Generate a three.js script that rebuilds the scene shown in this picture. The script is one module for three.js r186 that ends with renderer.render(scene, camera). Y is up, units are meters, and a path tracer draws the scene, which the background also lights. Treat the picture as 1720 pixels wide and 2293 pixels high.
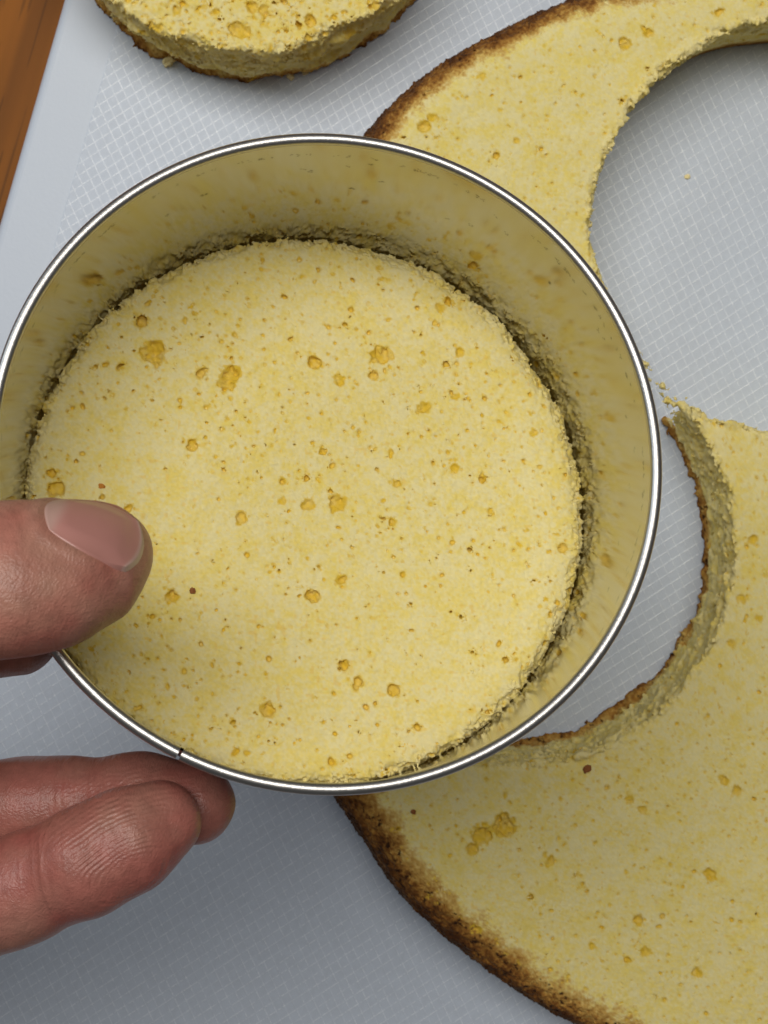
import * as THREE from 'three';
import { mergeGeometries } from 'three/addons/utils/BufferGeometryUtils.js';
import { RectAreaLightUniformsLib } from 'three/addons/lights/RectAreaLightUniformsLib.js';

// ---------------------------------------------------------------- camera, lights, exposure
// Modelled in millimetres and scaled to metres: the board's top is y = 0, the camera looks straight down on it.
const MM = 0.001, CAMERA_HEIGHT = 343, LENS = 3440;
const scene = new THREE.Scene();
const camera = new THREE.PerspectiveCamera(36.86, 0.75, 0.005, 20);
camera.position.set(0, CAMERA_HEIGHT * MM, 0);
camera.up.set(0, 0, -1);
camera.lookAt(0, 0, 0);
camera.focus = 0.240;
camera.userData.fStop = camera.getFocalLength() / 0.8;
const renderer = new THREE.WebGLRenderer({ antialias: true });
renderer.toneMapping = THREE.LinearToneMapping;
renderer.toneMappingExposure = 0.88;
renderer.shadowMap.enabled = true;
RectAreaLightUniformsLib.init();
scene.background = new THREE.Color().setRGB(0.07, 0.07, 0.072);      // dim evenly lit room round the worktop

const LAMP = { at: [-0.08, 0.86, -0.27], width: 0.75, height: 0.34, color: [1.0, 0.96, 0.90], level: 8.2 };
const WINDOW = { at: [-0.78, 0.55, -0.42], width: 0.45, height: 0.45, color: [0.78, 0.89, 1.0], level: 2.3 };
const lampLight = new THREE.RectAreaLight(new THREE.Color().setRGB(...LAMP.color), LAMP.level, LAMP.width, LAMP.height);
lampLight.name = 'lamp_glow';
lampLight.position.set(...LAMP.at);
lampLight.lookAt(LAMP.at[0] - 0.01, 0, LAMP.at[2] + 0.03);
scene.add(lampLight);
const windowLight = new THREE.RectAreaLight(new THREE.Color().setRGB(...WINDOW.color), WINDOW.level, WINDOW.width, WINDOW.height);
windowLight.name = 'window_daylight';
windowLight.position.set(...WINDOW.at);
windowLight.lookAt(0, 0.05, 0);
scene.add(windowLight);

// ---------------------------------------------------------------- helpers
function rng(seed) {
  let a = seed >>> 0;
  return () => { a = (a + 0x6D2B79F5) | 0; let t = Math.imul(a ^ (a >>> 15), 1 | a); t = (t + Math.imul(t ^ (t >>> 7), 61 | t)) ^ t; return ((t ^ (t >>> 14)) >>> 0) / 4294967296; };
}
const clamp = (x, a, b) => x < a ? a : x > b ? b : x;
const mix = (a, b, t) => a + (b - a) * t;
const step = (a, b, x) => { const t = clamp((x - a) / (b - a), 0, 1); return t * t * (3 - 2 * t); };
const smax = (a, b, k) => { const h = Math.max(k - Math.abs(a - b), 0) / k; return Math.max(a, b) + h * h * k * 0.25; };
const smin = (a, b, k) => { const h = Math.max(k - Math.abs(a - b), 0) / k; return Math.min(a, b) - h * h * k * 0.25; };
const spot = (px, py, depth) => [(px - 860) / LENS * depth, CAMERA_HEIGHT - depth, (py - 1146.5) / LENS * depth];   // measured on the photograph: a point at its own distance below the lens

// tileable 3-D noise, one lattice of 48 nodes, smooth-sampled; roughly -1..1
const NV = 48, lattice = new Float32Array(NV ** 3);
{ const r = rng(11); for (let i = 0; i < lattice.length; i++) lattice[i] = r() * 2 - 1; }
function noise(x, y, z) {
  const fx = Math.floor(x), fy = Math.floor(y), fz = Math.floor(z);
  let u = x - fx, v = y - fy, w = z - fz;
  u = u * u * (3 - 2 * u); v = v * v * (3 - 2 * v); w = w * w * (3 - 2 * w);
  const x0 = ((fx % NV) + NV) % NV, x1 = (x0 + 1) % NV, y0 = (((fy % NV) + NV) % NV) * NV, y1 = ((((fy + 1) % NV) + NV) % NV) * NV, z0 = (((fz % NV) + NV) % NV) * NV * NV, z1 = ((((fz + 1) % NV) + NV) % NV) * NV * NV;
  const a = lattice[x0 + y0 + z0], b = lattice[x1 + y0 + z0], c = lattice[x0 + y1 + z0], d = lattice[x1 + y1 + z0], e = lattice[x0 + y0 + z1], f = lattice[x1 + y0 + z1], g = lattice[x0 + y1 + z1], h = lattice[x1 + y1 + z1];
  const p = a + (b - a) * u, q = c + (d - c) * u, s = e + (f - e) * u, t = g + (h - g) * u;
  const m = p + (q - p) * v, n = s + (t - s) * v;
  return m + (n - m) * w;
}
function tag(o, label, category, group) { o.userData.label = label; o.userData.category = category; if (group) o.userData.group = group; return o; }
function shadows(o) { o.traverse((m) => { if (m.isMesh) { m.castShadow = true; m.receiveShadow = true; } }); return o; }
function part(name, geometry, material, parent) { const m = new THREE.Mesh(geometry, material); m.name = name; parent.add(m); return m; }
function texture(n, fill, srgb = false, m = n) {
  const data = new Uint8Array(n * m * 4);
  for (let j = 0; j < m; j++) for (let i = 0; i < n; i++) { const c = fill(i / n, j / m, i, j), k = (j * n + i) * 4; for (let q = 0; q < 3; q++) data[k + q] = clamp(Math.round((c.length ? c[q] : c) * 255), 0, 255); data[k + 3] = 255; }
  const t = new THREE.DataTexture(data, n, m);
  t.wrapS = t.wrapT = THREE.RepeatWrapping; t.magFilter = t.minFilter = THREE.LinearFilter; if (srgb) t.colorSpace = THREE.SRGBColorSpace; t.needsUpdate = true;
  return t;
}
function axis(stops) {   // [[from, spacing], ..., [to]] -> grid coordinates
  const out = [];
  for (let i = 0; i < stops.length - 1; i++) { const a = stops[i][0], b = stops[i + 1][0], n = Math.max(1, Math.round((b - a) / stops[i][1])); for (let k = 0; k < n; k++) out.push(a + (b - a) * k / n); }
  out.push(stops[stops.length - 1][0]);
  return Float32Array.from(out);
}
// Surface nets over a rectilinear grid: field < 0 is inside. Returns a smooth-shaded BufferGeometry in metres; paint(x, y, z, out) gives linear vertex colours.
function surface(xs, ys, zs, F, paint, uvOf) {
  const nx = xs.length, ny = ys.length, nz = zs.length, sy = nx, sz = nx * ny;
  const cell = new Int32Array(nx * ny * nz).fill(-1), pos = [];
  const C = [0, 1, sy, sy + 1, sz, sz + 1, sz + sy, sz + sy + 1], E = [[0, 1], [2, 3], [4, 5], [6, 7], [0, 2], [1, 3], [4, 6], [5, 7], [0, 4], [1, 5], [2, 6], [3, 7]];
  const val = new Float32Array(8);
  let count = 0;
  for (let k = 0; k < nz - 1; k++) for (let j = 0; j < ny - 1; j++) for (let i = 0; i < nx - 1; i++) {
    const at = i + j * sy + k * sz;
    let m = 0;
    for (let c = 0; c < 8; c++) { const v = F[at + C[c]]; val[c] = v; if (v < 0) m |= 1 << c; }
    if (m === 0 || m === 255) continue;
    let X = 0, Y = 0, Z = 0, n = 0;
    for (const [a, b] of E) {
      if (((m >> a) & 1) === ((m >> b) & 1)) continue;
      const t = val[a] / (val[a] - val[b]);
      X += (a & 1) + t * ((b & 1) - (a & 1)); Y += ((a >> 1) & 1) + t * (((b >> 1) & 1) - ((a >> 1) & 1)); Z += ((a >> 2) & 1) + t * (((b >> 2) & 1) - ((a >> 2) & 1)); n++;
    }
    X /= n; Y /= n; Z /= n;
    pos.push(xs[i] + X * (xs[i + 1] - xs[i]), ys[j] + Y * (ys[j + 1] - ys[j]), zs[k] + Z * (zs[k + 1] - zs[k]));
    cell[at] = count++;
  }
  const tri = [];
  const quad = (a, b, c, d, flip) => { if (a < 0 || b < 0 || c < 0 || d < 0) return; if (flip) tri.push(a, c, b, a, d, c); else tri.push(a, b, c, a, c, d); };
  for (let k = 1; k < nz - 1; k++) for (let j = 1; j < ny - 1; j++) for (let i = 1; i < nx - 1; i++) {
    const at = i + j * sy + k * sz, s = F[at] < 0;
    if (s !== (F[at + 1] < 0)) quad(cell[at], cell[at - sy], cell[at - sy - sz], cell[at - sz], s);
    if (s !== (F[at + sy] < 0)) quad(cell[at], cell[at - sz], cell[at - 1 - sz], cell[at - 1], s);
    if (s !== (F[at + sz] < 0)) quad(cell[at], cell[at - 1], cell[at - 1 - sy], cell[at - sy], s);
  }
  const P = new Float32Array(pos), N = new Float32Array(P.length), col = paint ? new Float32Array(P.length) : null, out = [0, 0, 0];
  for (let t = 0; t < tri.length; t += 3) {
    const a = tri[t] * 3, b = tri[t + 1] * 3, c = tri[t + 2] * 3;
    const ux = P[b] - P[a], uy = P[b + 1] - P[a + 1], uz = P[b + 2] - P[a + 2], vx = P[c] - P[a], vy = P[c + 1] - P[a + 1], vz = P[c + 2] - P[a + 2];
    const x = uy * vz - uz * vy, y = uz * vx - ux * vz, z = ux * vy - uy * vx;
    for (const q of [a, b, c]) { N[q] += x; N[q + 1] += y; N[q + 2] += z; }
  }
  for (let q = 0; q < P.length; q += 3) { const l = Math.hypot(N[q], N[q + 1], N[q + 2]) || 1; N[q] /= l; N[q + 1] /= l; N[q + 2] /= l; if (paint) { paint(P[q], P[q + 1], P[q + 2], out, N[q], N[q + 1], N[q + 2]); col[q] = out[0]; col[q + 1] = out[1]; col[q + 2] = out[2]; } }
  const g = new THREE.BufferGeometry();
  if (uvOf) { const uv = new Float32Array(count * 2); for (let q = 0; q < count; q++) { const [u, v] = uvOf(P[q * 3], P[q * 3 + 1], P[q * 3 + 2]); uv[q * 2] = u; uv[q * 2 + 1] = v; } g.setAttribute('uv', new THREE.BufferAttribute(uv, 2)); }
  for (let q = 0; q < P.length; q++) P[q] *= MM;
  g.setAttribute('position', new THREE.BufferAttribute(P, 3));
  g.setAttribute('normal', new THREE.BufferAttribute(N, 3));
  if (paint) g.setAttribute('color', new THREE.BufferAttribute(col, 3));
  g.setIndex(new THREE.BufferAttribute(Uint32Array.from(tri), 1));
  return g;
}

// ---------------------------------------------------------------- table and board
{
  const r = rng(5), knots = Array.from({ length: 5 }, () => [r(), r(), 0.02 + r() * 0.03]);
  const wood = texture(1024, (u, v) => {
    const warp = noise(u * 6, v * 2, 3) * 0.5 + noise(u * 14, v * 4, 9) * 0.2;
    const ring = 0.5 + 0.5 * Math.sin((u * 30 + warp * 3) * 2 * Math.PI / 2.2), fibre = noise(u * 96, v * 6, 1) * 0.5 + noise(u * 48, v * 4, 7) * 0.5, pore = step(0.55, 0.85, noise(u * 192, v * 24, 5));
    const t = clamp(0.45 + 0.30 * (ring - 0.5) + 0.28 * fibre + 0.18 * noise(u * 5, v * 5, 21), 0, 1), d = 1 - 0.18 * pore;
    return [mix(0.40, 0.64, t) * d, mix(0.23, 0.385, t) * d, mix(0.04, 0.09, t) * d];
  }, true);
  wood.repeat.set(1, 1);
  const g = new THREE.BoxGeometry(0.9, 0.03, 0.9); g.rotateY(-0.35);
  const p = g.attributes.position, uv = g.attributes.uv;
  for (let i = 0; i < p.count; i++) uv.setXY(i, (p.getX(i) * 0.96 + p.getZ(i) * 0.28) / 0.16, (p.getZ(i) * 0.96 - p.getX(i) * 0.28) / 0.3);
  const table = new THREE.Mesh(g, new THREE.MeshPhysicalMaterial({ map: wood, roughness: 0.6, specularIntensity: 0.4, bumpMap: wood, bumpScale: 0.0001 }));
  table.name = 'table'; table.position.set(0.1, -0.0275, 0); table.userData.kind = 'structure'; table.userData.label = 'orange brown wooden tabletop under the white board';
  scene.add(shadows(table));
}
{
  // long side of the board runs 16 degrees off the picture's upright; local x runs from that side inwards
  const ALONG = 0.46, ACROSS = 0.32, THICK = 12;
  const board = new THREE.Group(); board.name = 'cutting_board';
  const ex = new THREE.Vector3(0.961, 0, 0.2765).normalize(), ez = new THREE.Vector3(-0.2765, 0, 0.961).normalize();
  const edge = spot(0, 485, CAMERA_HEIGHT);
  board.matrixAutoUpdate = true;
  board.rotation.y = -Math.atan2(ex.z, ex.x);
  board.position.set(edge[0] * MM, -THICK * MM, edge[2] * MM).addScaledVector(ez, 0.065);
  const rect = (x0, x1, z0, z1, r) => { const s = new THREE.Shape(); s.moveTo(x0 + r, z0); s.lineTo(x1 - r, z0); s.absarc(x1 - r, z0 + r, r, -Math.PI / 2, 0); s.lineTo(x1, z1 - r); s.absarc(x1 - r, z1 - r, r, 0, Math.PI / 2); s.lineTo(x0 + r, z1); s.absarc(x0 + r, z1 - r, r, Math.PI / 2, Math.PI); s.lineTo(x0, z0 + r); s.absarc(x0 + r, z0 + r, r, Math.PI, Math.PI * 1.5); return s; };
  const body = new THREE.ExtrudeGeometry(rect(0.0022, ACROSS - 0.0022, -ALONG / 2, ALONG / 2, 0.012), { depth: (THICK - 0.12) * MM - 0.0044, bevelEnabled: true, bevelThickness: 0.0022, bevelSize: 0.0022, bevelSegments: 6, curveSegments: 12 });
  body.translate(0, 0, 0.0022); body.rotateX(-Math.PI / 2);
  const grain = texture(512, (u, v) => 0.5 + 0.2 * noise(u * 48, v * 48, 2) + 0.15 * noise(u * 96 % 96, v * 96, 6) + 0.1 * noise(u * 192, v * 192, 4));
  grain.repeat.set(30, 30);
  const white = new THREE.MeshPhysicalMaterial({ color: new THREE.Color().setRGB(0.52, 0.58, 0.665), roughness: 0.45, bumpMap: grain, bumpScale: 0.00003 });
  part('board_body', body, white, board);
  // hatched cutting face: a sheet 0.12 mm proud, embossed with crossing fine ridges at +-41 degrees
  const TU = 26.2, TV = 22.8, N = 8;
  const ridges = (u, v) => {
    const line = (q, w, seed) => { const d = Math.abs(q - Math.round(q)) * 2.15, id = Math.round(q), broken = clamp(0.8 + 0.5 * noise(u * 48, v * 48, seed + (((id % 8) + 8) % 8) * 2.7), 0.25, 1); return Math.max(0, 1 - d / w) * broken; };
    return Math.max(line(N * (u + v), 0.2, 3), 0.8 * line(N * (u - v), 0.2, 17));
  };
  const hatch = texture(1024, (u, v) => clamp(0.15 + 0.75 * ridges(u, v) + 0.03 * noise(u * 96, v * 96, 8) + 0.03 * noise(u * 24, v * 24, 30), 0, 1));
  const enc = (c) => Math.pow(c, 1 / 2.2);   // ridge tops painted whiter in broken dashes: their glints put into the colour
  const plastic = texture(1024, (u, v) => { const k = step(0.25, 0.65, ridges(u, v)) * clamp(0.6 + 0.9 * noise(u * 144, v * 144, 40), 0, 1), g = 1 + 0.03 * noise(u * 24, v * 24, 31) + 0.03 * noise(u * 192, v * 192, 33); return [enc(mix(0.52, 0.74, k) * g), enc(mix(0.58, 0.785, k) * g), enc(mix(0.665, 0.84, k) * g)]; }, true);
  const polish = texture(1024, (u, v) => [0, mix(0.5, 0.3, step(0.04, 0.3, ridges(u, v))), 0]);   // matt moulded flats, ridges polished by use
  const sheet = new THREE.ExtrudeGeometry(rect(0.0136, ACROSS - 0.0136, -ALONG / 2 + 0.0136, ALONG / 2 - 0.0136, 0.004), { depth: 0.0001, bevelEnabled: true, bevelThickness: 0.00012, bevelSize: 0.00018, bevelSegments: 2, curveSegments: 8 });
  sheet.rotateX(-Math.PI / 2); sheet.translate(0, THICK * MM - 0.00022, 0);
  const p = sheet.attributes.position, uv = sheet.attributes.uv;
  for (let i = 0; i < p.count; i++) uv.setXY(i, p.getZ(i) / MM / TU, p.getX(i) / MM / TV);
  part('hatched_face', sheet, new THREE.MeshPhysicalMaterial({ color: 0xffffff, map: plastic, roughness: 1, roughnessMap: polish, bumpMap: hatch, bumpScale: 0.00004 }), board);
  tag(board, 'white plastic cutting board with fine crosshatched surface on wooden table', 'cutting board');
  scene.add(shadows(board));
}

// ---------------------------------------------------------------- sponge cake
// A solid given by base(x, y, z) (negative inside, mm), roughened by crumb noise and eaten by round air holes.
const BUBBLE_SHADE = [0.88, 0.60, 0.055];  // painted tone for light glowing through the crumb inside the pits
function sponge({ xs, ys, zs, column, base, rough, pores, paint }) {
  // column(x, z, c) fills what does not change with height; base(x, y, z, c, near) adds the slow waviness only where near is true
  const nx = xs.length, ny = ys.length, nz = zs.length, sz = nx * ny, F = new Float32Array(nx * ny * nz), bubbled = new Uint8Array(nx * ny * nz), c = new Float64Array(8);
  for (let k = 0; k < nz; k++) for (let i = 0; i < nx; i++) {
    const x = xs[i], z = zs[k];
    column(x, z, c);
    for (let j = 0; j < ny; j++) {
      const y = ys[j];
      let f = base(x, y, z, c, false);
      if (f > -3.6 && f < 3.6) { f = base(x, y, z, c, true); if (f > -1.9 && f < 1.9) f += rough(x, y, z, c); }
      F[i + j * nx + k * sz] = f;
    }
  }
  const near = (a, v) => { let lo = 0, hi = a.length - 1; while (lo < hi) { const m = (lo + hi) >> 1; if (a[m] < v) lo = m + 1; else hi = m; } return lo; };
  for (const [x, y, z, r] of pores) {
    const spin = rng(Math.floor(Math.abs(x * 131 + z * 977 + y * 53) * 10)), ang = spin() * 3.14, longer = 1 + (r > 0.7 ? 0.25 : 0.55) * spin() * spin(), ca = Math.cos(ang), sa = Math.sin(ang), shorter = 1 / Math.sqrt(longer);
    const R = r * 1.4 * longer, i0 = near(xs, x - R), i1 = near(xs, x + R), j0 = near(ys, y - R), j1 = near(ys, y + R), k0 = near(zs, z - R), k1 = near(zs, z + R), big = r > 0.45, w = big ? 0.26 : 0.36, q0 = big ? 1.5 : 2.4;
    for (let k = k0; k < k1; k++) for (let j = j0; j < j1; j++) for (let i = i0; i < i1; i++) {
      const q = i + j * nx + k * sz;
      if (F[q] < -3) continue;
      const dx = xs[i] - x, dz = zs[k] - z;
      let d = r * (1 + w * noise(xs[i] * q0, ys[j] * q0, zs[k] * q0)) - Math.hypot((dx * ca + dz * sa) / longer, ys[j] - y, (dz * ca - dx * sa) / shorter);
      if (big && d > F[q] - 0.4) d -= fineNoise(xs[i], ys[j], zs[k]) * 1.3 + 0.12 * noise(xs[i] * 1.9, ys[j] * 1.9, zs[k] * 1.9);
      if (d > F[q]) { F[q] = d; bubbled[q] = big ? 2 : 1; }
    }
  }
  // air holes painted deeper gold: their scattered light and shade put into the colour
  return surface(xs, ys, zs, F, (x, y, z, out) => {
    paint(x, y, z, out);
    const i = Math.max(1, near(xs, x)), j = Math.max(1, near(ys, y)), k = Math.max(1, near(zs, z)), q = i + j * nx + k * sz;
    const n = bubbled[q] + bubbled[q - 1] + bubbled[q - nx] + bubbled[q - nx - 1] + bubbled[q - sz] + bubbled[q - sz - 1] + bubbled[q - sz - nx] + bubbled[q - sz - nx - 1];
    if (n > 1 && out[0] > 0.5) { const v = 0.95 + 0.09 * noise(x * 2.1, y * 2.1, z * 2.1); for (let m = 0; m < 3; m++) out[m] = mix(out[m], BUBBLE_SHADE[m] * v, n > 5 ? clamp(0.85 + 0.3 * noise(x * 1.4 + 9, y * 1.4, z * 1.4), 0.6, 1) : clamp(0.40 + 0.5 * noise(x * 1.4 + 9, y * 1.4, z * 1.4), 0.15, 0.85)); }
  });
}
function clustered(list, seed) {   // large bubbles hold smaller ones in their floor and wall, and are ringed by pinholes
  const r = rng(seed), out = [];
  for (const [x, y, z, q] of list) {
    out.push([x, y, z, q]);
    if (q < 0.5) continue;
    for (let n = 2 + Math.floor(q * 2); n > 0; n--) { const a = r() * 6.283, e = -0.15 - 0.9 * r(), d = q * 1.02; out.push([x + d * Math.cos(a) * Math.cos(e), y + d * Math.sin(e), z + d * Math.sin(a) * Math.cos(e), 0.13 + 0.13 * q * r()]); }
    for (let n = 3; n > 0; n--) { const a = r() * 6.283, d = q * (1.2 + 0.9 * r()); out.push([x + d * Math.cos(a), y - 0.2 + 0.5 * r(), z + d * Math.sin(a), 0.13 + 0.14 * r()]); }
  }
  return out;
}
function scatter(seed, count, where, size) {   // air bubbles through the crumb near its surfaces
  const r = rng(seed), out = [];
  while (out.length < count) { const p = where(r); if (p) out.push([...p, size(r)]); }
  return out;
}
const bubble = (r) => { const t = r(); return t < 0.90 ? 0.12 + 0.14 * r() : t < 0.987 ? 0.22 + 0.22 * r() : t < 0.9985 ? 0.42 + 0.28 * r() : 0.7 + 0.4 * r(); };
const CRUMB_PALE = [0.945, 0.835, 0.415], CRUMB_YELLOW = [0.945, 0.765, 0.20], CRUMB_ORANGE = [0.92, 0.61, 0.08];
function crumbColor(x, y, z, out) {
  const n = noise(x * 0.33, y * 0.33, z * 0.33) * 0.35 + noise(x * 0.9, y * 0.9, z * 0.9) * 0.45 + noise(x * 2.3, y * 2.3, z * 2.3) * 0.4, t = clamp(0.42 + n + 0.35 * noise(x * 4.4, y * 4.4, z * 4.4 + 6), 0, 1);
  const s = step(0.62, 0.85, noise(x * 1.15 + 7, y * 1.15, z * 1.15 + 3)) * 0.45, v = 1 + 0.05 * noise(x * 3.1, y * 3.1, z * 3.1);
  for (let c = 0; c < 3; c++) out[c] = mix(mix(CRUMB_PALE[c], CRUMB_YELLOW[c], t), CRUMB_ORANGE[c], s) * v;
}
const CRUST = [[0.085, 0.030, 0.009], [0.23, 0.092, 0.020], [0.46, 0.23, 0.048], [0.72, 0.47, 0.13]];
function crustColor(depth, x, y, z, out, scorch = 0) {   // depth in mm under the baked skin
  const n = noise(x * 1.7, y * 1.7, z * 1.7) * 0.55 + noise(x * 3.6, y * 3.6, z * 3.6) * 0.45 + noise(x * 0.35, y * 0.35, z * 0.35) * 0.7;
  let t = depth + n * 1.25;
  crumbColor(x, y, z, out);
  if (t > 3.6) return;
  const k = clamp(t / 3.6, 0, 1) * 4, a = Math.floor(k), f = k - a, A = CRUST[Math.min(a, 3)], B = a >= 3 ? out.slice() : CRUST[a + 1];
  for (let c = 0; c < 3; c++) out[c] = mix(A[c], B[c], f);
  const char = step(0.28, 0.5, noise(x * 0.95 + 2, y * 0.95, z * 0.95) * 0.6 + noise(x * 2.6, y * 2.6 + 4, z * 2.6) * 0.4) * (depth < 2.3 ? scorch : 0);   // scorched flecks
  for (let c = 0; c < 3; c++) out[c] = mix(out[c], [0.035, 0.014, 0.007][c], char);
}
const crumbMaterial = new THREE.MeshPhysicalMaterial({ vertexColors: true, roughness: 1, transmission: 0.22, specularIntensity: 0.25, sheen: 0.15, sheenColor: new THREE.Color().setRGB(1, 0.9, 0.6), sheenRoughness: 0.6 });
const crustMaterial = new THREE.MeshPhysicalMaterial({ color: new THREE.Color().setRGB(0.20, 0.07, 0.02), roughness: 0.7 });
const fineNoise = (x, y, z) => noise(x * 2.3, y * 2.3, z * 2.3 + 8) * 0.09 + noise(x * 4.3 + 3, y * 4.3, z * 4.3) * 0.12;
const crumbNoise = (x, y, z) => noise(x * 0.75, y * 0.75, z * 0.75) * 0.5 + noise(x * 1.7 + 5, y * 1.7, z * 1.7) * 0.34 + noise(x * 3.4, y * 3.4 + 9, z * 3.4) * 0.2;

// --- the big layer with two rounds cut out of it
const TOP = 25;
{
  const toMm = (px, py, s) => [(px - 860) / s, (py - 1146.5) / s];
  const C = toMm(1690, 1130, 10.54);
  const seen = [[1217, 6], [1172, 27], [1111, 57], [1060, 84], [1036, 96], [991, 120], [967, 136], [931, 163], [900, 187], [864, 220], [831, 256], [798, 301], [730, 1786], [756, 1826], [799, 1883], [843, 1952], [886, 2022], [932, 2065], [998, 2121], [1065, 2174], [1148, 2234], [1250, 2290], [1350, 2345], [1500, 2402], [1700, 2440], [1900, 2430]]
    .map(([x, y]) => { const [a, b] = toMm(x, y, 10.4); return [Math.atan2(b - C[1], a - C[0]), Math.hypot(a - C[0], b - C[1])]; });
  const outerR = (t) => { let w = 0.02, s = 0.02 * 116; for (const [a, r] of seen) { let d = t - a; d -= Math.round(d / (2 * Math.PI)) * 2 * Math.PI; const k = Math.exp(-d * d / (2 * 0.045 * 0.045)); w += k; s += k * r; } return s / w; };
  const table = Float32Array.from({ length: 2048 }, (_, i) => outerR(i / 2048 * 2 * Math.PI - Math.PI));
  const outer = (x, z) => { const t = (Math.atan2(z - C[1], x - C[0]) + Math.PI) / (2 * Math.PI) * 2048, i = Math.floor(t) % 2048, f = t - Math.floor(t); return Math.hypot(x - C[0], z - C[1]) - mix(table[i], table[(i + 1) % 2048], f); };
  const SLOPE = 0.16, H1 = [86.5, -59.1, 43.2], H2 = [27, 7, 45];
  const hole = (x, z, H) => H[2] - Math.hypot(x - H[0], z - H[1]);
  const tear = spot(1450, 846, CAMERA_HEIGHT - TOP), slit = spot(1502, 920, CAMERA_HEIGHT - 14);
  const column = (x, z, c) => {
    c[0] = outer(x, z); c[1] = hole(x, z, H1) + 0.5 * noise(x * 0.16, 2, z * 0.16); c[2] = hole(x, z, H2);
    c[3] = TOP + 0.5 * noise(x * 0.05, 3, z * 0.05) + 0.18 * noise(x * 0.17, 7, z * 0.17); c[4] = Math.hypot(x - tear[0], z - tear[2]);
  };
  const base = (x, y, z, c, near) => {
    let f = smax(c[0] + y * SLOPE, y - c[3], 9);
    f = smax(f, c[1] + 2.4 * (1 - y / TOP), 1.2); f = smax(f, c[2] + 0.6 * y / TOP - 0.8 * step(2.6, 1.2, y) + (near ? 0.5 * noise(x * 0.2, y * 0.22, z * 0.2 + 4) : 0), 1.2);
    if (c[4] < 12) {
      f = Math.max(f, 2.2 - c[4]);
      f = Math.max(f, 1.25 - Math.hypot((x - slit[0]) * 0.75 + (z - slit[2]) * 0.3, (z - slit[2]) * 1.1, (y - 14) * 0.13));
    }
    return f;
  };
  const rough = (x, y, z, c) => {
    const side = Math.max(c[1], c[2]), e = step(-2.2, -0.2, side), o = step(-7, -2, c[0] + y * SLOPE);
    return fineNoise(x, y, z) * (0.9 + 0.7 * e + 1.0 * o) + crumbNoise(x, y, z) * (0.1 + 1.25 * e + 0.6 * o) + (e > 0 ? e * 0.8 * noise(x * 0.22, y * 0.7, z * 0.22) : 0);
  };
  const paint = (x, y, z, out) => {
    const o = -(outer(x, z) + y * SLOPE), low = y * 0.7 + 0.6, a = Math.atan2(z - C[1], x - C[0]);
    const bake = 1 + 0.5 * step(0.9, 1.7, a);
    crustColor(Math.min(o / (1.5 * bake), low), x, y, z, out, mix(0.35, 0.95, step(0.9, 1.7, a)));
  };
  const xs = axis([[-47, 0.9], [-12, 0.27], [81, 0.6], [90, 1.4], [198]]), zs = axis([[-122, 1.2], [-107, 0.27], [-28, 0.4], [45, 0.27], [107, 1.2], [128]]), ys = axis([[-0.4, 0.6], [19.5, 0.4], [22.2, 0.26], [26.6]]);
  const pores = scatter(21, 5200, (r) => {
    const a = r() * 6.283, q = Math.sqrt(r()) * 116, x = C[0] + q * Math.cos(a), z = C[1] + q * Math.sin(a);
    if (x > 95 || Math.max(hole(x, z, H1), hole(x, z, H2)) > 0.5) return null;
    return [x, TOP - 0.75 + r() * 0.95, z];
  }, bubble).concat(scatter(22, 2500, (r) => { const H = r() < 0.35 ? H1 : H2, a = r() * 6.283, q = H[2] + r() * 1.6; const x = H[0] + q * Math.cos(a), z = H[1] + q * Math.sin(a); return x > 90 ? null : [x, 2 + r() * 22, z]; }, bubble));
  for (const [px, py, r] of [[1080, 1868, 2.0], [1128, 1848, 2.3], [1060, 1900, 1.2], [1235, 1928, 1.1], [1445, 2132, 1.0], [1620, 1745, 0.9], [1650, 1770, 0.8], [1397, 98, 1.2], [1453, 74, 0.8], [1078, 168, 0.9], [970, 262, 1.0], [950, 282, 1.2], [958, 2020, 1.5], [975, 2042, 1.1], [1062, 2085, 1.2], [1686, 1208, 0.8], [1660, 1342, 1.1], [1700, 1385, 0.9], [1640, 1440, 0.9], [1560, 2180, 1.0], [1410, 1790, 0.9], [1440, 1815, 0.8], [1590, 1960, 1.1]]) { const p = spot(px, py, CAMERA_HEIGHT - TOP); pores.push([p[0], TOP + 0.4 * r, p[2], r * 1.12]); }
  const cake = new THREE.Group(); cake.name = 'sponge_cake_layer';
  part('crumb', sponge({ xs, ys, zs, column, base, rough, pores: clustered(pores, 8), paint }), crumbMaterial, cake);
  tag(cake, 'large yellow sponge cake layer with browned outer crust and two round cutouts', 'cake layer');
  scene.add(shadows(cake));
}
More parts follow.
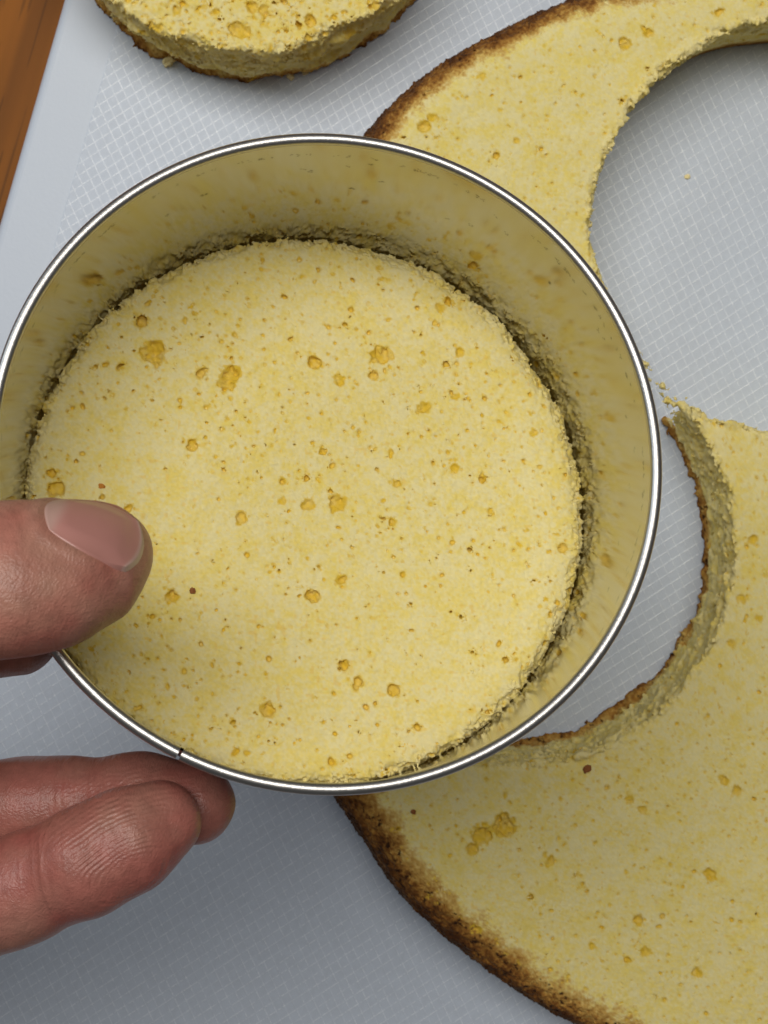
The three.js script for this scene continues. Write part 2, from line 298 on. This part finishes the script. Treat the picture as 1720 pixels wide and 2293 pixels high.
// --- the finished round lying behind the ring
{
  const C = [-28.5, -139.5], R = 44.2;
  const column = (x, z, c) => { c[0] = Math.hypot(x - C[0], z - C[1]) - R; c[1] = TOP + 0.6 * noise(x * 0.07, 1, z * 0.07); };
  const base = (x, y, z, c, near) => smax(c[0] + 2.2 * (1 - y / TOP) - 1.2 * step(3.4, 0.6, y) + (near ? 1.3 * noise(x * 0.13, y * 0.33, z * 0.13) + 0.9 * noise(x * 0.3 + 3, y * 0.45, z * 0.3) : 0), y - c[1], 1.6);
  const rough = (x, y, z, c) => { const e = step(-3, -0.4, c[0]); return fineNoise(x, y, z) * (1 + 2 * e) + crumbNoise(x, y, z) * (0.25 + 0.7 * e); };
  const paint = (x, y, z, out) => crustColor(0.7 + y * 0.75, x, y, z, out);
  const xs = axis([[-76, 0.7], [-66, 0.3], [12, 0.7], [19]]), zs = axis([[-188, 1.8], [-118, 0.3], [-91]]), ys = axis([[-0.4, 0.42], [27.4]]);
  const pores = scatter(31, 2400, (r) => { const a = r() * 6.283, q = Math.sqrt(r()) * R, z = C[1] + q * Math.sin(a); return z < -118 ? null : [C[0] + q * Math.cos(a), TOP - 1.2 + r() * 1.7, z]; }, (r) => bubble(r) * 1.25)
    .concat(scatter(32, 1000, (r) => { const a = r() * 3.14, q = R - 1 + r() * 2, z = C[1] + q * Math.sin(a); return z < -118 ? null : [C[0] + q * Math.cos(a), 1 + r() * 26, z]; }, (r) => bubble(r) * 1.3));
  for (const [px, py, r] of [[530, 65, 1.6], [545, 70, 1.3], [395, 22, 1.0], [590, 22, 0.9], [695, 48, 1.0], [566, 15, 1.1]]) { const p = spot(px, py, CAMERA_HEIGHT - TOP); pores.push([p[0], TOP + 0.3 * r, p[2], r * 1.1]); }
  const cake = new THREE.Group(); cake.name = 'sponge_cake_round';
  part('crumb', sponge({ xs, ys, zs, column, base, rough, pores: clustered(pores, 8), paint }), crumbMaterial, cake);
  tag(cake, 'cut yellow sponge round with ragged crumbly side lying flat on the board', 'cake round');
  scene.add(shadows(cake));
}

// ---------------------------------------------------------------- the cutter ring, tilted in the hand
const RING = { at: [-6.89, 134.35, -8.32], up: new THREE.Vector3(0.135, 1, -0.199).normalize(), height: 60, inner: 44.45 };
const ringTurn = new THREE.Quaternion().setFromUnitVectors(new THREE.Vector3(0, 1, 0), RING.up);
const ringPlace = (o) => { o.position.set(...RING.at).multiplyScalar(MM); o.quaternion.copy(ringTurn); return o; };   // local origin: middle of the rim, y along the ring's axis
{
  const ring = ringPlace(new THREE.Group()); ring.name = 'cake_ring';
  const H = RING.height, wallPts = [];
  const prof = [[44.45, -0.2], [44.45, -H + 0.2], [44.5, -H], [44.72, -H], [44.78, -H + 0.2], [44.78, -0.6]];
  for (const [r, y] of prof) wallPts.push(new THREE.Vector2(r * MM, y * MM));
  const wear = texture(1024, (u, v) => {
    const streak = noise(u * 480, v * 3, 2) * 0.5 + noise(u * 190, v * 2, 12) * 0.4, cloud = noise(u * 48, v * 8, 5) * 0.6 + noise(u * 96, v * 20, 6) * 0.3;
    return [0, clamp(0.055 + 0.03 * cloud + (0.05 + 0.09 * Math.max(0, streak)) * step(0.4, 0.05, v), 0.025, 1), 0];
  });
  const r = rng(77), dots = Array.from({ length: 210 }, () => { const u = r(), lane = r() < 0.75; return [u, lane ? 3.3 + 0.35 * (r() - 0.5) + 0.5 * Math.sin(u * 40) * 0.3 : 3 + r() * 12, 0.06 + 0.12 * r() * r(), 0.4 + 0.6 * r()]; });
  const W = 2048, V = 512, mark = new Float32Array(W * V);
  for (const [u, dep, s, k] of dots) for (let a = 0; a < 4; a++) { const cu = u * W + (r() - 0.5) * 5, cv = dep / H * V + (r() - 0.5) * 6; for (let j = -6; j <= 6; j++) for (let i = -6; i <= 6; i++) { const x = (Math.round(cu) + i + W) % W, y = Math.round(cv) + j; if (y < 0 || y >= V) continue; const d = Math.hypot((i) / W * 279, (j) / V * H); const q = k * Math.exp(-d * d / (2 * s * s)) * 0.7; mark[y * W + x] = Math.max(mark[y * W + x], q); } }
  const tint = texture(W, (u, v, i, j) => { const m = 1 - 0.75 * mark[j * W + i]; return [0.70 * m, 0.695 * m, 0.67 * m]; }, true, V);
  const steel = new THREE.MeshPhysicalMaterial({ color: 0xffffff, map: tint, metalness: 1, roughness: 1, roughnessMap: wear, anisotropy: 0.55, anisotropyRotation: Math.PI / 2 });
  const wall = new THREE.LatheGeometry(wallPts, 320);
  { const p = wall.attributes.position, uv = wall.attributes.uv; for (let i = 0; i < p.count; i++) uv.setY(i, -p.getY(i) / MM / H); }
  part('wall', wall, steel, ring);
  // rolled rim: a bead round the top with a small open joint towards the fingers
  const brushed = texture(1024, (u, v) => clamp(0.5 + 0.3 * noise(u * 480, v * 12, 3) + 0.25 * noise(u * 960, v * 24, 8), 0, 1));
  brushed.repeat.set(3, 1);
  const bead = new THREE.MeshPhysicalMaterial({ color: new THREE.Color().setRGB(0.50, 0.49, 0.47), metalness: 1, roughness: 0.36, bumpMap: brushed, bumpScale: 0.00002 });
  const joint = spot(405, 1682, 197), jl = new THREE.Vector3(joint[0] - RING.at[0], joint[1] - RING.at[1], joint[2] - RING.at[2]).applyQuaternion(ringTurn.clone().invert());
  const a0 = Math.atan2(jl.x, jl.z), gap = 0.45 / 45.25;
  const tube = []; for (let i = 0; i <= 20; i++) { const t = i / 20 * 2 * Math.PI; tube.push(new THREE.Vector2((45.25 + 0.82 * Math.cos(t)) * MM, (0.0 - 0.82 * Math.sin(t)) * MM)); }
  const rim = new THREE.LatheGeometry(tube.reverse(), 420, a0 + gap / 2, 2 * Math.PI - gap);
  part('rolled_rim', rim, bead, ring);
  tag(ring, 'round stainless steel cake ring with rolled rim, tilted and lifted in a hand', 'cake ring');
  scene.add(shadows(ring));
}
// --- the round just cut, still sitting in the ring
{
  const D = -34.3, C = [-0.45, 0.3], R = 44.0, THK = 25;
  const inv = ringTurn.clone().invert();
  const local = (px, py) => { // where a measured point of the cake's top lies in the ring's own axes
    const eye = new THREE.Vector3(0, CAMERA_HEIGHT, 0).sub(new THREE.Vector3(...RING.at)).applyQuaternion(inv), dir = new THREE.Vector3((px - 860) / LENS, -1, (py - 1146.5) / LENS).applyQuaternion(inv);
    const t = (D - eye.y) / dir.y; return [eye.x + dir.x * t, eye.z + dir.z * t];
  };
  const column = (x, z, c) => {
    c[0] = Math.hypot(x - C[0], z - C[1]) - R; c[1] = Math.hypot(x, z) - (RING.inner - 0.3);
    c[2] = D + 0.5 * noise(x * 0.045, 5, z * 0.045) + 0.15 * noise(x * 0.16, 8, z * 0.16);
  };
  const base = (x, y, z, c, near) => smax(Math.max(c[0] - 1.15 * step(D - 0.9, D - 3.2, y) + (near ? 0.7 * noise(x * 0.09, y * 0.06, z * 0.09) + 0.5 * noise(x * 0.3, y * 0.3, z * 0.3) : 0), c[1]), y - c[2], 2.6);
  const rough = (x, y, z, c) => { const e = step(-2.2, -0.2, c[0]); return fineNoise(x, y, z) * (0.9 + 0.7 * e) + crumbNoise(x, y, z) * (0.1 + 0.9 * e); };
  const paint = (x, y, z, out) => crustColor((y - D + THK) * 1.2 - 0.4, x, y, z, out);
  const xs = axis([[-46, 0.2], [46]]), zs = axis([[-46, 0.2], [46.5]]), ys = axis([[D - THK, 1.0], [D - 8, 0.4], [D - 2.6, 0.2], [D + 1.3]]);
  const pores = scatter(41, 3000, (r) => { const a = r() * 6.283, q = Math.sqrt(r()) * R; return [C[0] + q * Math.cos(a), D - 0.75 + r() * 0.9, C[1] + q * Math.sin(a)]; }, bubble)
    .concat(scatter(42, 1200, (r) => { const a = r() * 6.283, q = R - 0.8 + r() * 1.2; return [C[0] + q * Math.cos(a), D - 8 + r() * 8, C[1] + q * Math.sin(a)]; }, bubble));
  for (const [px, py, r] of [[343, 786, 1.75], [352, 800, 1.2], [520, 836, 1.5], [508, 856, 1.3], [855, 794, 1.6], [950, 912, 1.0], [690, 1130, 1.05], [633, 1120, 0.75], [755, 1125, 1.4], [700, 1335, 0.95], [430, 1000, 0.75], [540, 1160, 0.8], [600, 1590, 1.0], [764, 1297, 0.7], [985, 690, 0.7], [760, 850, 0.9], [1020, 1050, 0.8], [800, 1530, 0.7], [880, 1545, 0.8], [385, 1335, 0.9], [1195, 970, 0.6], [126, 1095, 1.1], [770, 1490, 0.7]]) { const p = local(px, py); pores.push([p[0], D + 0.4 * r, p[1], r * 1.12]); }
  const cake = ringPlace(new THREE.Group()); cake.name = 'sponge_cake_round_001';
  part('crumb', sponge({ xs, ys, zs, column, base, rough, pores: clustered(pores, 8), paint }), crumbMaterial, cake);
  const under = new THREE.CylinderGeometry(0.0428, 0.0428, 0.0008, 96); under.translate(C[0] * MM, (D - THK + 0.3) * MM, C[1] * MM);
  part('bottom_crust', under, crustMaterial, cake);
  tag(cake, 'freshly cut yellow sponge round sitting inside the steel ring', 'cake round');
  scene.add(shadows(cake));
}

// ---------------------------------------------------------------- the hand holding the ring
{
  const chain = (pts, flat, dir) => pts.slice(1).map((b, i) => { const a = pts[i], A = spot(a[0], a[1], a[2]), B = spot(b[0], b[1], b[2]); return { A, B, ra: a[3], rb: b[3], flat, dir }; });
  const up = new THREE.Vector3(0.1, 0.78, -0.62).normalize();
  const fingers = {
    thumb: chain([[-560, 1570, 206, 13.5], [-330, 1370, 194, 11.4], [-180, 1318, 190, 10.3], [10, 1297, 189.5, 9.75], [105, 1287, 192, 9.3], [188, 1262, 195.5, 8.1], [240, 1234, 198.5, 5.6]], 1.18, up),
    index: chain([[-560, 1640, 222, 10], [-330, 1500, 226, 8.6], [-130, 1434, 229, 7.2], [45, 1427, 231, 5.7]], 1, up),
    middle: chain([[-560, 1930, 222, 9.6], [-330, 1862, 228, 8.0], [-100, 1815, 229, 7.2], [60, 1808, 229, 7.0], [145, 1800, 228.8, 6.5], [310, 1795, 227.3, 6.85], [437, 1800, 226, 5.9]], 1, up),
    ring: chain([[-560, 2160, 220, 9.4], [-330, 2130, 219, 8.6], [-120, 2058, 217, 7.8], [40, 1994, 215.5, 7.3], [98, 1966, 215.2, 6.75], [190, 1930, 213.6, 7.25], [285, 1882, 214.5, 7.0], [360, 1839, 216.5, 5.75]], 1.06, new THREE.Vector3(0, 1, 0)),
  };
  const palm = chain([[-600, 1640, 214, 18], [-680, 2000, 218, 18], [-960, 1900, 222, 21], [-1500, 2000, 235, 24], [-1900, 2050, 245, 27]], 1, up);
  const seg = (x, y, z, s) => {
    const { A, B, dir, flat } = s;
    let px = x - A[0], py = y - A[1], pz = z - A[2]; const bx = B[0] - A[0], by = B[1] - A[1], bz = B[2] - A[2];
    const t = clamp((px * bx + py * by + pz * bz) / (bx * bx + by * by + bz * bz), 0, 1);
    px -= bx * t; py -= by * t; pz -= bz * t;
    if (flat !== 1) { const d = px * dir.x + py * dir.y + pz * dir.z, e = d * (flat - 1); px += dir.x * e; py += dir.y * e; pz += dir.z * e; }
    return Math.hypot(px, py, pz) - mix(s.ra, s.rb, t * t * (3 - 2 * t) * 0.5 + t * 0.5);
  };
  const finger = (x, y, z, list) => { let f = 1e9; for (const s of list) { const d = seg(x, y, z, s); f = f > 1e8 ? d : smin(f, d, 2.4); } return f; };
  const mid = new THREE.Vector3(...spot(219, 1150, 189)), n = new THREE.Vector3(0.26, 0.74, -0.62).normalize(), along = new THREE.Vector3(0.88, -0.22, 0.30);
  along.addScaledVector(n, -along.dot(n)).normalize(); const across = new THREE.Vector3().crossVectors(n, along);
  const names = Object.keys(fingers);
  const skin = (x, y, z) => {
    let f = 1e9;
    for (const n of names) f = smin(f, finger(x, y, z, fingers[n]), 0.7);
    if (f < 2 && x > -52 && z < 16 && y > 132) {   // the nail's fold stands up round its root and sides
      const dx = x - mid.x, dy = y - mid.y, dz = z - mid.z;
      if (dx * n.x + dy * n.y + dz * n.z > -9) {
        const a = (dx * along.x + dy * along.y + dz * along.z) / 6.4, b = (dx * across.x + dy * across.y + dz * across.z) / 5.6, e = Math.pow(Math.pow(Math.abs(a), 3) + Math.pow(Math.abs(b), 3), 1 / 3);
        f -= 0.42 * Math.exp(-(((e - 1.13) / 0.13) ** 2)) * step(0.75, 0.2, a);
      }
    }
    return x < -60 ? smin(f, finger(x, y, z, palm), 9) : f;
  };
  const xs = axis([[-215, 3.5], [-100, 1.4], [-66, 0.55], [-8]]), ys = axis([[62, 2.6], [100, 0.6], [172]]), zs = axis([[-14, 0.6], [74, 2.4], [118]]);
  const nx = xs.length, ny = ys.length, nz = zs.length, F = new Float32Array(nx * ny * nz), B = 4;
  for (let k = 0; k < nz; k += B) for (let j = 0; j < ny; j += B) for (let i = 0; i < nx; i += B) {   // blocks far from the skin are only marked in or out
    const i1 = Math.min(i + B, nx), j1 = Math.min(j + B, ny), k1 = Math.min(k + B, nz), dx = xs[i1 - 1] - xs[i], dy = ys[j1 - 1] - ys[j], dz = zs[k1 - 1] - zs[k];
    const m = skin(xs[i] + dx / 2, ys[j] + dy / 2, zs[k] + dz / 2), far = Math.abs(m) > Math.hypot(dx, dy, dz) * 0.65 + 1.5;
    for (let c = k; c < k1; c++) for (let b = j; b < j1; b++) for (let a = i; a < i1; a++) {
      let f = m;
      if (!far) { f = skin(xs[a], ys[b], zs[c]); if (Math.abs(f) < 1.5) f += 0.10 * noise(xs[a] * 0.35, ys[b] * 0.35, zs[c] * 0.35); }
      F[a + b * nx + c * nx * ny] = f;
    }
  }
  const paint = (x, y, z, out) => {
    const n = noise(x * 0.12, y * 0.12, z * 0.12) * 0.9 + noise(x * 0.45, y * 0.45, z * 0.45) * 0.6, m = 1 + 0.10 * noise(x * 1.9, y * 1.9, z * 1.9) + 0.10 * noise(x * 0.8, y * 0.8, z * 0.8), red = clamp(0.5 + 0.5 * n, 0, 1);
    const palmar = step(26, 34, z);   // the fingers show their redder palm side, the thumb its back
    out[0] = mix(mix(0.365, 0.36, red), mix(0.335, 0.315, red), palmar) * m; out[1] = mix(mix(0.195, 0.128, red), mix(0.155, 0.094, red), palmar) * m; out[2] = mix(mix(0.138, 0.096, red), mix(0.116, 0.076, red), palmar) * m;
  };
  // fine skin relief in a plan layout, 70 x 70 mm: finger-pad ridges, joint creases, pores
  const X0 = -75, Z0 = -5, SPAN = 75;
  const crease = (x, z, ax, az, bx, bz, w) => { const dx = bx - ax, dz = bz - az, t = clamp(((x - ax) * dx + (z - az) * dz) / (dx * dx + dz * dz), 0, 1), d = Math.hypot(x - ax - dx * t, z - az - dz * t) + 0.25 * noise(x * 0.9, 4, z * 0.9); return Math.exp(-d * d / (2 * w * w)) * Math.min(1, 4 * t + 0.2, 4 * (1 - t) + 0.2); };
  const flatSpot = (px, py, d) => { const p = spot(px, py, d); return [p[0], p[2]]; };
  const lines = [];
  for (const [ax, ay, bx, by, d, w, k] of [[75, 1850, 118, 2075, 208, 0.3, 1], [98, 1860, 88, 1960, 208, 0.2, 0.6], [60, 1880, 92, 2060, 208, 0.2, 0.5], [30, 1890, 60, 2070, 208, 0.25, 0.35], [140, 1870, 160, 1990, 208, 0.18, 0.35], [140, 1700, 150, 1812, 222, 0.3, 0.9], [165, 1705, 168, 1795, 222, 0.22, 0.6], [190, 1700, 205, 1790, 222, 0.2, 0.5], [122, 1702, 130, 1820, 222, 0.2, 0.5], [230, 1705, 240, 1770, 222, 0.18, 0.4], [90, 1705, 95, 1830, 222, 0.18, 0.3], [20, 1400, 40, 1450, 181, 0.4, 0.6], [0, 1150, 30, 1185, 181, 0.35, 0.5]]) lines.push([...flatSpot(ax, ay, d), ...flatSpot(bx, by, d), w, k]);
  const core = flatSpot(292, 1962, 208), pad = flatSpot(265, 1895, 208), padM = flatSpot(330, 1770, 221);
  const relief = texture(2048, (u, v) => {
    const x = X0 + u * SPAN, z = Z0 + v * SPAN, rx = (x - core[0]) * 0.88 - (z - core[1]) * 0.47, rz = (x - core[0]) * 0.47 + (z - core[1]) * 0.88;
    let h = 0.55 + 0.03 * noise(x * 1.6, 2, z * 1.6) + 0.05 * noise(x * 3.3, 5, z * 3.3) + 0.07 * noise(x * 6.5, 8, z * 6.5) + 0.05 * noise(x * 9 + z * 4, 3, z * 3);
    h -= 0.08 * Math.pow(1 - Math.abs(noise(x * 0.75 + z * 0.3, 11, z * 0.5 - x * 0.2)), 9) + 0.05 * Math.pow(1 - Math.abs(noise(x * 0.4, 15, z * 1.3)), 8);
    const rho = Math.hypot(rx * 0.62, rz) + 0.28 * noise(x * 0.35, 1, z * 0.35), ridge = 0.5 + 0.5 * Math.cos(rho / 0.60 * 2 * Math.PI);
    const inPad = Math.exp(-(((x - pad[0]) / 7.5) ** 2 + ((z - pad[1]) / 6.5) ** 2)), patch = clamp(0.75 + 0.6 * noise(x * 0.7, 6, z * 0.7), 0.15, 1);
    h += 0.30 * (ridge - 0.5) * Math.min(1, inPad * 1.6) * patch * step(1.6, 3.4, rho);
    const inM = Math.exp(-(((x - padM[0]) / 9) ** 2 + ((z - padM[1]) / 3) ** 2)), rm = 0.5 + 0.5 * Math.cos((z + 0.08 * x + 0.2 * noise(x * 0.5, 3, z * 0.5)) / 0.6 * 2 * Math.PI);
    h += 0.16 * (rm - 0.5) * inM;
    for (const [ax, az, bx, bz, w, k] of lines) if (x > Math.min(ax, bx) - 1.6 && x < Math.max(ax, bx) + 1.6 && z > Math.min(az, bz) - 1.6 && z < Math.max(az, bz) + 1.6) h -= 0.5 * k * crease(x, z, ax, az, bx, bz, w);
    return clamp(h, 0, 1);
  });
  const hand = new THREE.Group(); hand.name = 'person';
  const flesh = new THREE.MeshPhysicalMaterial({ vertexColors: true, roughness: 0.40, specularIntensity: 0.9, bumpMap: relief, bumpScale: 0.00027, sheen: 0.2, sheenColor: new THREE.Color().setRGB(0.9, 0.4, 0.3), sheenRoughness: 0.5 });
  part('hand', surface(xs, ys, zs, F, paint, (x, y, z) => [(x - X0) / SPAN, (z - Z0) / SPAN]), flesh, hand);
  // thumbnail: a curved plate laid on the thumb's back
  const U = 40, V = 40, P = [], I = [], col = [];
  const down = (o) => { const q = o.clone().addScaledVector(n, 14); for (let i = 0; i < 60; i++) { const d = skin(q.x, q.y, q.z); if (d < 0.004) break; q.addScaledVector(n, -d * 0.8); } return q; };
  let bed = [];
  for (let j = 0; j <= V; j++) for (let i = 0; i <= U; i++) {
    const a = i / U * 2 - 1, b = j / V * 2 - 1;
    bed.push(down(mid.clone().addScaledVector(along, 6.6 * a * Math.sqrt(1 - 0.42 * b * b)).addScaledVector(across, 5.9 * b * Math.sqrt(1 - 0.42 * a * a))));
  }
  for (let t = 0; t < 60; t++) bed = bed.map((p, q) => { const i = q % (U + 1), j = Math.floor(q / (U + 1)); return i === 0 || j === 0 || i === U || j === V ? p : bed[q - 1].clone().add(bed[q + 1]).add(bed[q - U - 1]).add(bed[q + U + 1]).multiplyScalar(0.25); });
  for (let j = 0; j <= V; j++) for (let i = 0; i <= U; i++) {
    const a = i / U * 2 - 1, b = j / V * 2 - 1, e = Math.max(Math.abs(a), Math.abs(b)), q = bed[j * (U + 1) + i].clone(), free = step(0.3, 1, a), lift = e > 0.985 ? -0.3 : mix(0.12 + 0.6 * step(1, 0.5, e), 0.72, free);
    q.addScaledVector(n, lift);
    P.push(q.x * MM, q.y * MM, q.z * MM);
    const moon = step(-0.5, -0.78, a + 0.3 * b * b), tip = step(0.84, 0.93, a), w = Math.max(moon * 0.55, tip * 0.8);
    col.push(mix(0.43, 0.50, w), mix(0.20, 0.37, w), mix(0.17, 0.31, w));
  }
  for (let j = 0; j < V; j++) for (let i = 0; i < U; i++) { const a = j * (U + 1) + i, b = a + 1, c = a + U + 1, d = c + 1; I.push(a, c, b, b, c, d); }
  const ng = new THREE.BufferGeometry(); ng.setAttribute('position', new THREE.Float32BufferAttribute(P, 3)); ng.setAttribute('color', new THREE.Float32BufferAttribute(col, 3)); ng.setIndex(I); ng.computeVertexNormals();
  part('thumbnail', ng, new THREE.MeshPhysicalMaterial({ vertexColors: true, roughness: 0.36, clearcoat: 0.3, clearcoatRoughness: 0.3, side: THREE.DoubleSide }), hand);
  tag(hand, 'bare hand pinching the steel ring, thumb over its rim and fingers outside', 'person');
  scene.add(shadows(hand));
}

// ---------------------------------------------------------------- loose crumbs
{
  const lump = (seed, r, stretch) => {
    const g = new THREE.IcosahedronGeometry(1, 3), p = g.attributes.position, q = rng(seed), ox = q() * 40;
    for (let i = 0; i < p.count; i++) { const x = p.getX(i), y = p.getY(i), z = p.getZ(i), k = r * (1 + 0.55 * noise(x * 1.4 + ox, y * 1.4, z * 1.4) + 0.35 * noise(x * 3.2, y * 3.2 + ox, z * 3.2)); p.setXYZ(i, x * k * stretch * MM, y * k * 0.8 * MM, z * k * MM); }
    g.computeVertexNormals(); return g;
  };
  const pale = new THREE.MeshPhysicalMaterial({ color: new THREE.Color().setRGB(0.90, 0.78, 0.42), roughness: 1 }), brown = new THREE.MeshPhysicalMaterial({ color: new THREE.Color().setRGB(0.26, 0.09, 0.02), roughness: 0.8 });
  let count = 0;
  const crumb = (pos, r, label, material = pale, stretch = 1.2) => { const m = new THREE.Mesh(lump(200 + count, r, stretch), material); m.name = 'crumb' + (count ? '_' + String(count).padStart(3, '0') : ''); m.position.set(...pos).multiplyScalar(MM); m.rotation.y = count * 1.7; tag(m, label, 'crumb'); count++; scene.add(shadows(m)); return m; };
  const onBoard = (px, py, r) => { const p = spot(px, py, CAMERA_HEIGHT - r * 0.5); p[1] = r * 0.5; return p; };
  crumb(onBoard(1540, 396, 0.5), 0.5, 'tiny pale crumb alone on the bare board inside the crescent of cake');
  crumb(onBoard(1412, 219, 0.6), 0.6, 'pale crumb lying just off the inner edge of the crescent cutout');
  crumb(onBoard(378, 140, 0.9), 0.9, 'whitish crumb stuck at the foot of the finished cake round', pale, 1.5);
  crumb(onBoard(650, 168, 0.8), 0.8, 'small crumb at the bottom edge of the round, beside another');
  crumb(onBoard(684, 160, 0.6), 0.6, 'smallest crumb at the foot of the finished round, towards the crescent');
  crumb(onBoard(505, 160, 0.6), 0.6, 'flat crumb under the middle of the finished round');
  const onCake = (px, py, r) => { const p = spot(px, py, CAMERA_HEIGHT - TOP); p[1] = TOP + r * 0.3; return p; };
  crumb(onCake(1313, 1722, 0.9), 0.6, 'brown crust crumb on the cake layer below the steel ring', brown, 1.4);
  crumb(onCake(926, 1816, 0.6), 0.5, 'small dark crumb on the cake layer near its scorched edge', brown);
  const inRing = (px, py) => { const inv = ringTurn.clone().invert(), eye = new THREE.Vector3(0, CAMERA_HEIGHT, 0).sub(new THREE.Vector3(...RING.at)).applyQuaternion(inv), dir = new THREE.Vector3((px - 860) / LENS, -1, (py - 1146.5) / LENS).applyQuaternion(inv), t = (-34.2 - eye.y) / dir.y, v = eye.addScaledVector(dir, t); v.y = -34.0; v.applyQuaternion(ringTurn); return [v.x + RING.at[0], v.y + RING.at[1], v.z + RING.at[2]]; };
  crumb(inRing(432, 1323), 0.42, 'dark red brown crumb on the round inside the ring, beside the thumb', brown, 1);
  crumb(inRing(228, 1090), 0.4, 'orange brown speck on the ringed round above the thumb', new THREE.MeshPhysicalMaterial({ color: new THREE.Color().setRGB(0.55, 0.22, 0.03), roughness: 0.9 }), 1.3);
  const onWall = (angle, depth) => { const v = new THREE.Vector3(45.0 * Math.sin(angle), -depth, 45.0 * Math.cos(angle)).applyQuaternion(ringTurn); return [v.x + RING.at[0], v.y + RING.at[1], v.z + RING.at[2]]; };
  const grey = new THREE.MeshPhysicalMaterial({ color: new THREE.Color().setRGB(0.70, 0.62, 0.48), roughness: 1 });
  for (const [a, d, r, label] of [[-0.60, 5, 0.55, 'pale crumb stuck outside the ring wall under the rim joint'], [-0.52, 7, 0.4, 'pale crumb on the outer ring wall just past the joint'], [-0.38, 8, 0.35, 'pale speck on the outer ring wall above the fingertips'], [-0.66, 4, 0.3, 'tiny crumb on the outer ring wall, farthest from the fingertips']]) crumb(onWall(a, d), r, label, grey, 0.8);
}

// ---------------------------------------------------------------- what the steel mirrors: the lamp above and the window beside the worktop
{
  const casing = new THREE.MeshPhysicalMaterial({ color: new THREE.Color().setRGB(0.7, 0.7, 0.7), roughness: 0.5 });
  const fitting = (name, light, w, h, color, glow, label, category) => {
    const g = new THREE.Group(); g.name = name; g.position.copy(light.position); g.quaternion.copy(light.quaternion);
    const back = new THREE.BoxGeometry(w + 0.03, h + 0.03, 0.012); back.translate(0, 0, 0.012); part('casing', back, casing, g);
    const face = new THREE.BoxGeometry(w, h, 0.002); face.translate(0, 0, 0.004);
    part(name === 'window' ? 'window_pane' : 'lamp_diffuser', face, new THREE.MeshStandardMaterial({ color: 0x888888, emissive: new THREE.Color().setRGB(...color), emissiveIntensity: glow }), g);
    tag(g, label, category); scene.add(shadows(g));
  };
  fitting('work_lamp', lampLight, LAMP.width, LAMP.height, LAMP.color, 0.6, 'wide white work lamp hanging above the cutting board', 'lamp');
  fitting('window', windowLight, WINDOW.width, WINDOW.height, WINDOW.color, 0.3, 'small bright window at the side of the worktop', 'window');
}

renderer.render(scene, camera);
